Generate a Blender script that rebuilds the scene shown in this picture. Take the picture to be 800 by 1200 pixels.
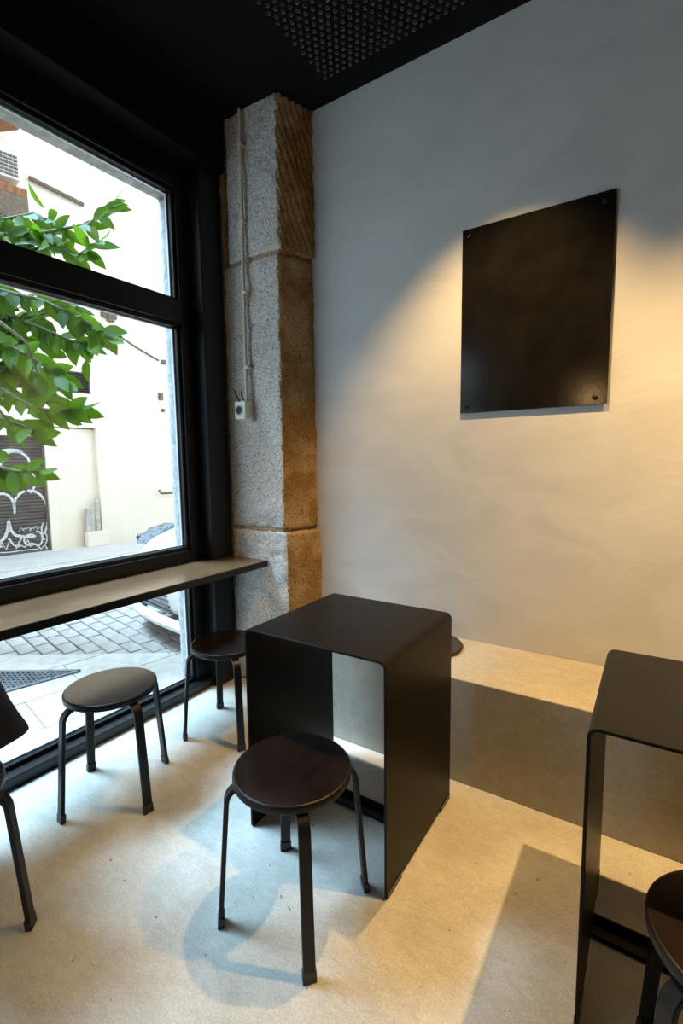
import bpy, bmesh, math, random
from mathutils import Vector, Matrix, noise
random.seed(7)
PI = math.pi
scene = bpy.context.scene
for o in list(bpy.data.objects):
    bpy.data.objects.remove(o)
COL = scene.collection

# ------------------------------------------------------------------ camera
CAM = Vector((0.0, 0.0, 1.33))
cam_data = bpy.data.cameras.new('camera')
cam = bpy.data.objects.new('camera', cam_data)
COL.objects.link(cam)
right = Vector((0.8370786, 0.5469396, -0.0125115))
up = Vector((-0.0472136, 0.0950057, 0.9943565))
fwd = Vector((-0.5450416, 0.8317637, -0.1053502))
mw = Matrix((right, up, -fwd)).transposed().to_4x4()
mw.translation = CAM
cam.matrix_world = mw
cam_data.sensor_fit = 'HORIZONTAL'
cam_data.sensor_width = 36.0
cam_data.lens = 560.97 * 36.0 / 800.0
cam_data.clip_start = 0.02
scene.camera = cam

# ------------------------------------------------------------------ sky, lamps, exposure
world = bpy.data.worlds.new('sky')
scene.world = world
world.use_nodes = True
wn = world.node_tree.nodes
wn['Background'].inputs['Color'].default_value = (0.62, 0.81, 1.0, 1)
wn['Background'].inputs['Strength'].default_value = 2.9
scene.view_settings.view_transform = 'Standard'
scene.view_settings.look = 'None'
scene.view_settings.gamma = 1.0
scene.view_settings.exposure = -0.05
scene.view_settings.use_curve_mapping = False

def spot(name, loc, target, power, cone, blend, col, size=0.02):
    d = bpy.data.lights.new(name, 'SPOT')
    d.energy = power
    d.color = col
    d.spot_size = math.radians(cone)
    d.spot_blend = blend
    d.shadow_soft_size = size
    o = bpy.data.objects.new(name, d)
    o.location = loc
    o.rotation_euler = (Vector(target) - Vector(loc)).to_track_quat('-Z', 'Y').to_euler()
    COL.objects.link(o)
    return o
WARM = (1.0, 0.63, 0.24)
spot('ceiling_spot', (-0.57, 1.63, 2.90), (-0.57, 2.04, 0.6), 180, 86, 0.7, WARM)
spot('ceiling_spot', (0.58, 1.63, 2.93), (0.66, 1.74, 0.6), 365, 98, 0.95, WARM)
spot('ceiling_spot', (-1.72, 1.46, 3.02), (-1.72, 0.95, 0.0), 25, 34, 0.6, WARM)
sun_d = bpy.data.lights.new('hazy_sun', 'SUN')
sun_d.energy = 21.0
sun_d.angle = math.radians(26)
sun_d.color = (0.44, 0.71, 1.0)
sun = bpy.data.objects.new('hazy_sun', sun_d)
sun.rotation_euler = Vector((0.57, 0.24, -1.07)).to_track_quat('-Z', 'Y').to_euler()
COL.objects.link(sun)
pl = bpy.data.lights.new('pendant_bulb', 'POINT')
pl.energy = 14
pl.color = WARM
pl.shadow_soft_size = 0.06
po = bpy.data.objects.new('pendant_bulb', pl)
po.location = (-0.68, -2.0, 2.04)
COL.objects.link(po)

# ------------------------------------------------------------------ materials
def new_mat(name):
    m = bpy.data.materials.new(name)
    m.use_nodes = True
    nt = m.node_tree
    return m, nt, nt.nodes['Principled BSDF']

def mat(name, col, rough=0.5, metal=0.0, var=0.0, scale=8.0, bump=0.0, bscale=60.0, spec=0.5, coat=0.0, col2=None, detail=6.0, tint=None, ior=None):
    m, nt, b = new_mat(name)
    if tint:
        b.inputs['Specular Tint'].default_value = (*tint, 1)
    if ior:
        b.inputs['IOR'].default_value = ior
    b.inputs['Base Color'].default_value = (*col, 1)
    b.inputs['Roughness'].default_value = rough
    b.inputs['Metallic'].default_value = metal
    b.inputs['Specular IOR Level'].default_value = spec
    if coat:
        b.inputs['Coat Weight'].default_value = coat
        b.inputs['Coat Roughness'].default_value = 0.25
    tc = nt.nodes.new('ShaderNodeTexCoord')
    if var or col2:
        n = nt.nodes.new('ShaderNodeTexNoise')
        n.inputs['Scale'].default_value = scale
        n.inputs['Detail'].default_value = detail
        n.inputs['Roughness'].default_value = 0.6
        nt.links.new(tc.outputs['Object'], n.inputs['Vector'])
        r = nt.nodes.new('ShaderNodeValToRGB')
        c2 = col2 if col2 else tuple(min(1, c * (1 + var)) for c in col)
        c1 = col if col2 else tuple(c * (1 - var) for c in col)
        r.color_ramp.elements[0].position = 0.35
        r.color_ramp.elements[1].position = 0.65
        r.color_ramp.elements[0].color = (*c1, 1)
        r.color_ramp.elements[1].color = (*c2, 1)
        nt.links.new(n.outputs['Fac'], r.inputs['Fac'])
        nt.links.new(r.outputs['Color'], b.inputs['Base Color'])
    if bump:
        n2 = nt.nodes.new('ShaderNodeTexNoise')
        n2.inputs['Scale'].default_value = bscale
        n2.inputs['Detail'].default_value = 5
        nt.links.new(tc.outputs['Object'], n2.inputs['Vector'])
        bp = nt.nodes.new('ShaderNodeBump')
        bp.inputs['Strength'].default_value = bump
        bp.inputs['Distance'].default_value = 0.01
        nt.links.new(n2.outputs['Fac'], bp.inputs['Height'])
        nt.links.new(bp.outputs['Normal'], b.inputs['Normal'])
    return m

def cement_mat(name, c_a, c_b, c_speck, rough, bump):
    m, nt, b = new_mat(name)
    L = nt.links.new
    tc = nt.nodes.new('ShaderNodeTexCoord')
    n = nt.nodes.new('ShaderNodeTexNoise')
    n.inputs['Scale'].default_value = 2.6
    n.inputs['Detail'].default_value = 9
    n.inputs['Roughness'].default_value = 0.62
    n.inputs['Distortion'].default_value = 0.6
    L(tc.outputs['Object'], n.inputs['Vector'])
    r = nt.nodes.new('ShaderNodeValToRGB')
    r.color_ramp.elements[0].position = 0.32
    r.color_ramp.elements[1].position = 0.68
    r.color_ramp.elements[0].color = (*c_a, 1)
    r.color_ramp.elements[1].color = (*c_b, 1)
    L(n.outputs['Fac'], r.inputs['Fac'])
    # grain
    g = nt.nodes.new('ShaderNodeTexNoise')
    g.inputs['Scale'].default_value = 170
    g.inputs['Detail'].default_value = 3
    L(tc.outputs['Object'], g.inputs['Vector'])
    gm = nt.nodes.new('ShaderNodeMapRange')
    gm.inputs['From Min'].default_value = 0.3
    gm.inputs['From Max'].default_value = 0.7
    gm.inputs['To Min'].default_value = 0.80
    gm.inputs['To Max'].default_value = 1.1
    L(g.outputs['Fac'], gm.inputs['Value'])
    mx = nt.nodes.new('ShaderNodeVectorMath')
    mx.operation = 'SCALE'
    L(r.outputs['Color'], mx.inputs[0])
    L(gm.outputs['Result'], mx.inputs['Scale'])
    # dark flecks and scuffs
    v = nt.nodes.new('ShaderNodeTexNoise')
    v.inputs['Scale'].default_value = 45
    v.inputs['Detail'].default_value = 2
    L(tc.outputs['Object'], v.inputs['Vector'])
    vr = nt.nodes.new('ShaderNodeMapRange')
    vr.inputs['From Min'].default_value = 0.725
    vr.inputs['From Max'].default_value = 0.765
    L(v.outputs['Fac'], vr.inputs['Value'])
    mix = nt.nodes.new('ShaderNodeMix')
    mix.data_type = 'RGBA'
    L(vr.outputs['Result'], mix.inputs['Factor'])
    L(mx.outputs['Vector'], mix.inputs['A'])
    mix.inputs['B'].default_value = (*c_speck, 1)
    L(mix.outputs['Result'], b.inputs['Base Color'])
    rr = nt.nodes.new('ShaderNodeMapRange')
    rr.inputs['To Min'].default_value = rough - 0.08
    rr.inputs['To Max'].default_value = rough + 0.1
    L(n.outputs['Fac'], rr.inputs['Value'])
    L(rr.outputs['Result'], b.inputs['Roughness'])
    bp = nt.nodes.new('ShaderNodeBump')
    bp.inputs['Strength'].default_value = bump
    bp.inputs['Distance'].default_value = 0.006
    # long trowel strokes
    mp = nt.nodes.new('ShaderNodeMapping')
    mp.inputs['Rotation'].default_value = (0, 0, 0.6)
    mp.inputs['Scale'].default_value = (16, 34, 16)
    L(tc.outputs['Object'], mp.inputs['Vector'])
    ts = nt.nodes.new('ShaderNodeTexNoise')
    ts.inputs['Scale'].default_value = 1.0
    ts.inputs['Detail'].default_value = 4
    ts.inputs['Distortion'].default_value = 1.2
    L(mp.outputs['Vector'], ts.inputs['Vector'])
    tm = nt.nodes.new('ShaderNodeMapRange')
    tm.inputs['From Min'].default_value = 0.3
    tm.inputs['From Max'].default_value = 0.7
    tm.inputs['To Min'].default_value = 0.90
    tm.inputs['To Max'].default_value = 1.06
    L(ts.outputs['Fac'], tm.inputs['Value'])
    gm2 = nt.nodes.new('ShaderNodeMath')
    gm2.operation = 'MULTIPLY'
    L(gm.outputs['Result'], gm2.inputs[0])
    L(tm.outputs['Result'], gm2.inputs[1])
    L(gm2.outputs['Value'], mx.inputs['Scale'])
    add = nt.nodes.new('ShaderNodeMath')
    add.operation = 'MULTIPLY_ADD'
    add.inputs[1].default_value = 0.25
    L(g.outputs['Fac'], add.inputs[0])
    L(n.outputs['Fac'], add.inputs[2])
    L(add.outputs['Value'], bp.inputs['Height'])
    L(bp.outputs['Normal'], b.inputs['Normal'])
    return m

def plaster_mat():
    m, nt, b = new_mat('trowelled_plaster')
    L = nt.links.new
    tc = nt.nodes.new('ShaderNodeTexCoord')
    mp = nt.nodes.new('ShaderNodeMapping')
    mp.inputs['Scale'].default_value = (1.0, 1.0, 1.9)
    L(tc.outputs['Object'], mp.inputs['Vector'])
    n = nt.nodes.new('ShaderNodeTexNoise')
    n.inputs['Scale'].default_value = 2.2
    n.inputs['Detail'].default_value = 7
    n.inputs['Distortion'].default_value = 0.9
    L(mp.outputs['Vector'], n.inputs['Vector'])
    r = nt.nodes.new('ShaderNodeValToRGB')
    r.color_ramp.elements[0].position = 0.3
    r.color_ramp.elements[1].position = 0.7
    r.color_ramp.elements[0].color = (0.515, 0.508, 0.498, 1)
    r.color_ramp.elements[1].color = (0.595, 0.587, 0.575, 1)
    L(n.outputs['Fac'], r.inputs['Fac'])
    L(r.outputs['Color'], b.inputs['Base Color'])
    b.inputs['Roughness'].default_value = 0.62
    n2 = nt.nodes.new('ShaderNodeTexNoise')
    n2.inputs['Scale'].default_value = 90
    n2.inputs['Detail'].default_value = 3
    L(tc.outputs['Object'], n2.inputs['Vector'])
    ma = nt.nodes.new('ShaderNodeMath')
    ma.operation = 'MULTIPLY_ADD'
    ma.inputs[1].default_value = 0.10
    L(n2.outputs['Fac'], ma.inputs[0])
    L(n.outputs['Fac'], ma.inputs[2])
    bp = nt.nodes.new('ShaderNodeBump')
    bp.inputs['Strength'].default_value = 0.24
    bp.inputs['Distance'].default_value = 0.02
    L(ma.outputs['Value'], bp.inputs['Height'])
    L(bp.outputs['Normal'], b.inputs['Normal'])
    return m

def granite_mat(name='rough_granite', wash=(1.0, 0.92, 0.82), wash2=(1.0, 0.98, 0.96)):
    m, nt, b = new_mat(name)
    L = nt.links.new
    tc = nt.nodes.new('ShaderNodeTexCoord')
    n = nt.nodes.new('ShaderNodeTexNoise')
    n.inputs['Scale'].default_value = 115
    n.inputs['Detail'].default_value = 5
    n.inputs['Roughness'].default_value = 0.75
    L(tc.outputs['Object'], n.inputs['Vector'])
    r = nt.nodes.new('ShaderNodeValToRGB')
    e = r.color_ramp.elements
    e[0].position = 0.38
    e[0].color = (0.17, 0.165, 0.16, 1)
    e[1].position = 0.62
    e[1].color = (0.93, 0.92, 0.91, 1)
    k = e.new(0.48)
    k.color = (0.74, 0.72, 0.70, 1)
    L(n.outputs['Fac'], r.inputs['Fac'])
    n1 = nt.nodes.new('ShaderNodeTexNoise')
    n1.inputs['Scale'].default_value = 6
    n1.inputs['Detail'].default_value = 4
    L(tc.outputs['Object'], n1.inputs['Vector'])
    r1 = nt.nodes.new('ShaderNodeValToRGB')
    r1.color_ramp.elements[0].position = 0.4
    r1.color_ramp.elements[0].color = (*wash, 1)
    r1.color_ramp.elements[1].position = 0.62
    r1.color_ramp.elements[1].color = (*wash2, 1)
    L(n1.outputs['Fac'], r1.inputs['Fac'])
    mix = nt.nodes.new('ShaderNodeMix')
    mix.data_type = 'RGBA'
    mix.blend_type = 'MULTIPLY'
    mix.inputs['Factor'].default_value = 1.0
    L(r.outputs['Color'], mix.inputs['A'])
    L(r1.outputs['Color'], mix.inputs['B'])
    L(mix.outputs['Result'], b.inputs['Base Color'])
    b.inputs['Roughness'].default_value = 0.8
    bp = nt.nodes.new('ShaderNodeBump')
    bp.inputs['Strength'].default_value = 0.9
    bp.inputs['Distance'].default_value = 0.012
    L(n.outputs['Fac'], bp.inputs['Height'])
    L(bp.outputs['Normal'], b.inputs['Normal'])
    return m

def glass_mat(name, tint=(0.97, 0.985, 0.98), refl=1.0):
    m = bpy.data.materials.new(name)
    m.use_nodes = True
    nt = m.node_tree
    nt.nodes.clear()
    out = nt.nodes.new('ShaderNodeOutputMaterial')
    t = nt.nodes.new('ShaderNodeBsdfTransparent')
    t.inputs['Color'].default_value = (*tint, 1)
    g = nt.nodes.new('ShaderNodeBsdfGlossy')
    g.inputs['Roughness'].default_value = 0.0
    lw = nt.nodes.new('ShaderNodeLayerWeight')
    lw.inputs['Blend'].default_value = 0.5
    pw = nt.nodes.new('ShaderNodeMath')
    pw.operation = 'POWER'
    pw.inputs[1].default_value = 5.0
    nt.links.new(lw.outputs['Facing'], pw.inputs[0])
    f = nt.nodes.new('ShaderNodeMapRange')
    f.inputs['To Min'].default_value = 0.025
    f.inputs['To Max'].default_value = 0.7
    nt.links.new(pw.outputs['Value'], f.inputs['Value'])
    mx = nt.nodes.new('ShaderNodeMixShader')
    nt.links.new(f.outputs['Result'], mx.inputs['Fac'])
    nt.links.new(t.outputs['BSDF'], mx.inputs[1])
    nt.links.new(g.outputs['BSDF'], mx.inputs[2])
    nt.links.new(mx.outputs['Shader'], out.inputs['Surface'])
    return m

def leaf_mat():
    m = bpy.data.materials.new('leaf_green')
    m.use_nodes = True
    nt = m.node_tree
    b = nt.nodes['Principled BSDF']
    out = nt.nodes['Material Output']
    oi = nt.nodes.new('ShaderNodeObjectInfo')
    r = nt.nodes.new('ShaderNodeValToRGB')
    r.color_ramp.elements[0].color = (0.022, 0.05, 0.006, 1)
    r.color_ramp.elements[1].color = (0.085, 0.15, 0.012, 1)
    nt.links.new(oi.outputs['Random'], r.inputs['Fac'])
    nt.links.new(r.outputs['Color'], b.inputs['Base Color'])
    b.inputs['Roughness'].default_value = 0.55
    b.inputs['Specular IOR Level'].default_value = 0.1
    tr = nt.nodes.new('ShaderNodeBsdfTranslucent')
    tr.inputs['Color'].default_value = (0.16, 0.30, 0.012, 1)
    mx = nt.nodes.new('ShaderNodeMixShader')
    mx.inputs['Fac'].default_value = 0.4
    nt.links.new(b.outputs['BSDF'], mx.inputs[1])
    nt.links.new(tr.outputs['BSDF'], mx.inputs[2])
    nt.links.new(mx.outputs['Shader'], out.inputs['Surface'])
    return m

M = {}
M['floor'] = cement_mat('microcement_floor', (0.41, 0.38, 0.32), (0.56, 0.53, 0.465), (0.14, 0.10, 0.06), 0.42, 0.16)
M['bench'] = cement_mat('microcement_bench', (0.35, 0.32, 0.26), (0.43, 0.395, 0.325), (0.30, 0.25, 0.18), 0.48, 0.16)
M['plaster'] = plaster_mat()
M['granite'] = granite_mat()
M['ochre_granite'] = granite_mat('ochre_tinted_granite', (0.50, 0.28, 0.08), (0.80, 0.56, 0.28))  # ochre tint over the granite, for the right-hand face of each block
M['mortar'] = mat('old_mortar', (0.42, 0.29, 0.17), 0.9, var=0.3, scale=30, bump=0.8, bscale=90)
M['black_paint'] = mat('black_ceiling_paint', (0.0035, 0.0035, 0.004), 0.8, var=0.2, scale=4, spec=0.15)
M['black_metal'] = mat('black_window_metal', (0.005, 0.0055, 0.007), 0.34, var=0.25, scale=9, bump=0.05, bscale=40, spec=0.35)
M['black_steel'] = mat('black_sheet_steel', (0.005, 0.0045, 0.004), 0.42, var=0.3, scale=5, bump=0.04, bscale=120, spec=0.16)
M['waxed_steel'] = mat('waxed_black_steel', (0.008, 0.007, 0.006), 0.15, var=0.35, scale=6, bump=0.012, bscale=60, spec=0.35)
M['counter'] = mat('dark_counter_top', (0.11, 0.058, 0.028), 0.22, var=0.12, scale=12, spec=0.5, tint=(1.0, 0.74, 0.52), ior=2.0)
M['black_wood'] = mat('black_stained_birch', (0.009, 0.006, 0.006), 0.20, var=0.35, scale=14, spec=0.5, tint=(1.0, 0.70, 0.48), ior=2.05)
M['black_leg'] = mat('black_lacquered_leg', (0.006, 0.005, 0.005), 0.42, var=0.3, scale=14, spec=0.3)
M['rim'] = mat('perforated_rim_metal', (0.10, 0.10, 0.10), 0.45, metal=0.3, var=0.2)
M['beige_plastic'] = mat('aged_beige_plastic', (0.62, 0.55, 0.42), 0.45, var=0.08, scale=20)
M['white_plastic'] = mat('off_white_plastic', (0.72, 0.69, 0.62), 0.4, var=0.05, scale=20)
M['dark_hole'] = mat('socket_hole', (0.02, 0.02, 0.02), 0.6, var=0.2)
M['cable'] = mat('black_cable', (0.015, 0.016, 0.02), 0.45, var=0.2)
M['felt'] = mat('dark_felt', (0.03, 0.026, 0.03), 0.95, var=0.3, scale=60, bump=0.4, bscale=250)
M['facade'] = mat('white_render', (0.83, 0.69, 0.55), 0.9, var=0.04, scale=1.4, bump=0.2, bscale=25)
M['facade_stone'] = mat('grey_jamb_stone', (0.33, 0.32, 0.31), 0.85, var=0.25, scale=35, bump=0.5, bscale=60)
M['lintel'] = mat('stained_lintel', (0.34, 0.29, 0.24), 0.9, var=0.3, scale=18, bump=0.4, bscale=60)
M['shutter'] = mat('brown_roller_shutter', (0.085, 0.062, 0.052), 0.55, var=0.35, scale=5)
M['white_spray'] = mat('white_spray_paint', (0.62, 0.60, 0.57), 0.8, var=0.12, scale=30)
M['louver'] = mat('taupe_louver', (0.115, 0.092, 0.078), 0.6, var=0.15, scale=9)
M['terracotta'] = mat('terracotta', (0.26, 0.10, 0.04), 0.85, var=0.35, scale=18)
M['rust'] = mat('rusty_brown_metal', (0.16, 0.105, 0.065), 0.8, var=0.3, scale=25)
M['stain'] = mat('weathered_base_block', (0.46, 0.41, 0.36), 0.9, var=0.3, scale=9, bump=0.3)
M['pavement'] = mat('pale_pavement_slab', (0.44, 0.385, 0.325), 0.8, var=0.12, scale=11, bump=0.3, bscale=70)
M['brick'] = mat('pale_grey_paver', (0.31, 0.265, 0.225), 0.8, var=0.22, scale=3.0, bump=0.4, bscale=60)
M['joint'] = mat('dark_joint_sand', (0.05, 0.046, 0.042), 0.95, var=0.3, scale=40)
M['street'] = mat('pale_asphalt', (0.62, 0.58, 0.54), 0.9, var=0.08, scale=5, bump=0.3)
M['grate'] = mat('galvanised_grate', (0.16, 0.165, 0.175), 0.5, metal=0.4, var=0.25, scale=30)
M['car_white'] = mat('white_car_paint', (0.70, 0.655, 0.61), 0.22, var=0.02, scale=2, coat=0.6)
M['car_black'] = mat('black_car_trim', (0.02, 0.021, 0.023), 0.5, var=0.3, scale=20)
M['car_grille'] = mat('grey_grille', (0.10, 0.105, 0.115), 0.5, var=0.25, scale=30)
M['car_glass'] = mat('car_window_glass', (0.03, 0.036, 0.042), 0.08, var=0.2)
M['headlamp'] = mat('headlamp_lens', (0.13, 0.135, 0.14), 0.15, metal=0.3, var=0.6, scale=30)
M['tyre'] = mat('tyre_rubber', (0.018, 0.018, 0.018), 0.85, var=0.2)
M['alloy'] = mat('wheel_alloy', (0.4, 0.4, 0.41), 0.35, metal=0.8, var=0.1)
M['leaf'] = leaf_mat()
M['bark'] = mat('grey_brown_bark', (0.10, 0.075, 0.05), 0.9, var=0.35, scale=25, bump=0.7)
M['twig'] = mat('green_brown_twig', (0.11, 0.10, 0.045), 0.8, var=0.3, scale=30)
M['jacket'] = mat('navy_black_cloth', (0.010, 0.011, 0.016), 0.85, var=0.35, scale=12, bump=0.5, bscale=45)
M['trousers'] = mat('dark_trouser_cloth', (0.016, 0.016, 0.022), 0.9, var=0.3, scale=14, bump=0.5, bscale=60)
M['skin'] = mat('skin', (0.45, 0.26, 0.18), 0.55, var=0.08, scale=25)
M['hair'] = mat('dark_hair', (0.02, 0.014, 0.01), 0.5, var=0.4, scale=40, bump=0.6, bscale=120)
M['shoe'] = mat('black_shoe_leather', (0.015, 0.014, 0.013), 0.4, var=0.2)
M['eye'] = mat('eye', (0.7, 0.7, 0.68), 0.2, var=0.02)
M['spacer'] = mat('aluminium_spacer', (0.55, 0.56, 0.58), 0.35, metal=0.6, var=0.05)
M['glass'] = glass_mat('window_glass')

# ------------------------------------------------------------------ mesh helpers
class MB:
    def __init__(self):
        self.v = []
        self.f = []
    def add(self, vs, fs):
        n = len(self.v)
        self.v += [tuple(p) for p in vs]
        self.f += [tuple(i + n for i in q) for q in fs]
        return self
    def box(self, x0, x1, y0, y1, z0, z1):
        vs = [(x, y, z) for z in (z0, z1) for y in (y0, y1) for x in (x0, x1)]
        return self.add(vs, [(0, 2, 3, 1), (4, 5, 7, 6), (0, 1, 5, 4), (2, 6, 7, 3), (0, 4, 6, 2), (1, 3, 7, 5)])
    def prism(self, poly, z0, z1):
        n = len(poly)
        vs = [(x, y, z0) for x, y in poly] + [(x, y, z1) for x, y in poly]
        fs = [tuple(reversed(range(n))), tuple(range(n, 2 * n))]
        fs += [(i, (i + 1) % n, n + (i + 1) % n, n + i) for i in range(n)]
        return self.add(vs, fs)
    def lathe(self, prof, n=32, c=(0, 0, 0)):
        vs, fs = [], []
        k = len(prof)
        for r, z in prof:
            for i in range(n):
                a = 2 * PI * i / n
                vs.append((c[0] + r * math.cos(a), c[1] + r * math.sin(a), c[2] + z))
        for j in range(k - 1):
            for i in range(n):
                fs.append((j * n + i, j * n + (i + 1) % n, (j + 1) * n + (i + 1) % n, (j + 1) * n + i))
        fs.append(tuple(reversed(range(n))))
        fs.append(tuple(range((k - 1) * n, k * n)))
        return self.add(vs, fs)
    def tube(self, pts, rad, n=8, up=(0, 0, 1)):
        """round tube along points; rad is a number or a list"""
        pts = [Vector(p) for p in pts]
        rs = rad if isinstance(rad, (list, tuple)) else [rad] * len(pts)
        prof = [(math.cos(2 * PI * i / n), math.sin(2 * PI * i / n)) for i in range(n)]
        return self.sweep(pts, [[(a * r, b * r) for a, b in prof] for r in rs], up)
    def sweep(self, pts, profs, up=(0, 0, 1)):
        pts = [Vector(p) for p in pts]
        if not isinstance(profs[0][0], (tuple, list)):
            profs = [profs] * len(pts)
        k = len(profs[0])
        vs, fs = [], []
        m = len(pts)
        for i, p in enumerate(pts):
            t = (pts[min(i + 1, m - 1)] - pts[max(i - 1, 0)]).normalized()
            u = Vector(up)
            if abs(t.dot(u)) > 0.97:
                u = Vector((1, 0, 0)) if abs(t.x) < 0.9 else Vector((0, 1, 0))
            s = t.cross(u).normalized()
            w = s.cross(t).normalized()
            for a, b in profs[i]:
                vs.append(p + s * a + w * b)
        for i in range(m - 1):
            for j in range(k):
                fs.append((i * k + j, i * k + (j + 1) % k, (i + 1) * k + (j + 1) % k, (i + 1) * k + j))
        fs.append(tuple(reversed(range(k))))
        fs.append(tuple(range((m - 1) * k, m * k)))
        return self.add(vs, fs)
    def rings(self, rings, cap=True):
        k = len(rings[0])
        vs = [p for r in rings for p in r]
        fs = []
        for i in range(len(rings) - 1):
            for j in range(k):
                fs.append((i * k + j, i * k + (j + 1) % k, (i + 1) * k + (j + 1) % k, (i + 1) * k + j))
        if cap:
            fs.append(tuple(reversed(range(k))))
            fs.append(tuple(range((len(rings) - 1) * k, len(rings) * k)))
        return self.add(vs, fs)
    def mesh(self, name):
        me = bpy.data.meshes.new(name)
        me.from_pydata(self.v, [], self.f)
        bm = bmesh.new()
        bm.from_mesh(me)
        bmesh.ops.recalc_face_normals(bm, faces=bm.faces)
        bm.to_mesh(me)
        bm.free()
        return me

def link(name, me, material, parent=None):
    o = bpy.data.objects.new(name, me)
    COL.objects.link(o)
    if material and not me.materials:
        me.materials.append(material)
    if parent:
        o.parent = parent
    return o

def wloc(o):
    v = Vector((0, 0, 0))
    while o:
        v += o.location
        o = o.parent
    return v

def part(name, mb, material, parent=None, bevel=0.0, smooth=False, world=False, segs=2, angle=40):
    """one mesh object; world=True when the coordinates are room coordinates and the parents are unrotated"""
    if world and parent:
        off = wloc(parent)
        mb.v = [(x - off.x, y - off.y, z - off.z) for x, y, z in mb.v]
    me = mb.mesh(name)
    o = link(name, me, material, parent)
    if smooth:
        for p in me.polygons:
            p.use_smooth = True
        if smooth == 'auto':
            me.set_sharp_from_angle(angle=math.radians(angle))
    if bevel:
        b = o.modifiers.new('bevel', 'BEVEL')
        b.width = bevel
        b.segments = segs
        b.limit_method = 'ANGLE'
        b.angle_limit = math.radians(40)
    return o

def thing(name, label, cat, loc=(0, 0, 0), rz=0.0, group=None):
    o = bpy.data.objects.new(name, None)
    o.empty_display_size = 0.1
    COL.objects.link(o)
    o.location = loc
    o.rotation_euler = (0, 0, rz)
    tag(o, label, cat, group)
    return o

def tag(o, label, cat, group=None):
    o['label'] = label
    o['category'] = cat
    if group:
        o['group'] = group
    return o

def structure(name, mb, material, **kw):
    o = part(name, mb, material, **kw)
    if not kw.get('parent'):
        o['kind'] = 'structure'
    return o

def copy_tree(o, parent=None):
    c = o.copy()
    COL.objects.link(c)
    if parent:
        c.parent = parent
    for ch in list(o.children):
        copy_tree(ch, c)
    return c

# ------------------------------------------------------------------ room shell
YW = 2.258          # plaster wall plane
XW = -2.16          # inner face of the shopfront frame
CZ = 3.2            # ceiling
structure('floor', MB().box(-2.31, 3.4, -3.4, YW, -0.12, 0.0), M['floor'])
structure('ceiling', MB().box(-2.36, 3.4, -3.4, 2.45, CZ, CZ + 0.12), M['black_paint'])
structure('wall_back', MB().box(-1.72, 3.4, YW, YW + 0.22, 0.0, CZ), M['plaster'])
structure('wall_right', MB().box(3.4, 3.6, -3.4, YW + 0.22, -0.12, CZ), M['black_paint'])
structure('wall_rear', MB().box(-2.36, 3.6, -3.6, -3.4, -0.12, CZ), M['black_paint'])
tag(part('concrete_bench', MB().box(-1.64, 3.395, 1.812, YW - 0.001, 0.0, 0.445), M['bench'], bevel=0.004), 'long built-in concrete bench running along the foot of the plaster wall', 'bench')

# black header box over the shopfront, end of the room side
structure('trim_1', MB().box(-2.36, -2.08, -3.4, 2.03, 2.924, CZ), M['black_paint'], bevel=0.004)
# rear end of the window wall, outside the picture
structure('wall_left', MB().box(-2.36, XW, -3.4, -2.92, 0.0, 2.924), M['black_paint'])

# black boxed post between frame and pillar
structure('trim_2', MB().box(-2.34, -2.122, 1.875, 2.03, 0.0, 2.924), M['black_metal'], bevel=0.004)

# ------------------------------------------------------------------ shopfront window (bay in view and the next one behind)
def rect_frame(mb, x0, x1, ya, yb, za, zb, w):
    mb.box(x0, x1, ya, yb, za, za + w)
    mb.box(x0, x1, ya, yb, zb - w, zb)
    mb.box(x0, x1, ya, ya + w, za + w, zb - w)
    mb.box(x0, x1, yb - w, yb, za + w, zb - w)

def shopfront(name, y0, y1):
    w = bpy.data.objects.new(name, None)
    COL.objects.link(w)
    w.location = (XW, y0, 0)
    w['kind'] = 'structure'
    xb = -2.285
    XI = -2.205
    gl = y1 - 0.102                      # glass edge beside the post
    g0 = y0 + 0.12
    f = MB().box(xb, XW, y0, y1, 0.0, 0.05)
    part('bottom_rail', f, M['black_metal'], w, 0.004, world=True)
    part('top_rail', MB().box(xb, XI, y0, y1, 2.782, 2.924), M['black_metal'], w, 0.004, world=True)
    part('transom', MB().box(xb, XI, g0 - .02, gl + .02, 2.088, 2.203), M['black_metal'], w, 0.004, world=True)
    part('sill_rail', MB().box(xb, XI, g0 - .02, gl + .02, 0.735, 0.836), M['black_metal'], w, 0.004, world=True)
    part('jamb', MB().box(xb, XI, gl + .018, y1 + .04, 0.05, 2.782), M['black_metal'], w, 0.004, world=True)
    part('jamb', MB().box(xb, XI, y0, g0 - .018, 0.05, 2.782), M['black_metal'], w, 0.004, world=True)
    for (za, zb) in ((0.05, 0.735), (0.836, 2.088), (2.203, 2.782)):
        b = MB()
        rect_frame(b, -2.268, -2.222, g0 - .02, gl + .02, za, zb, 0.02)
        bd = part('glazing_bead', b, M['black_metal'], w, 0.0025, world=True)
        sp_ = MB()
        rect_frame(sp_, -2.262, -2.250, g0 - .004, gl + .004, za + .016, zb - .016, 0.012)
        part('spacer', sp_, M['spacer'], w, world=True)
        part('pane', MB().box(-2.246, -2.242, g0 - .01, gl + .01, za + .008, zb - .008), M['glass'], w, world=True)
    return w
shopfront('window_1', -0.62, 1.875)
shopfront('window_2', -2.92, -0.62)

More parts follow.
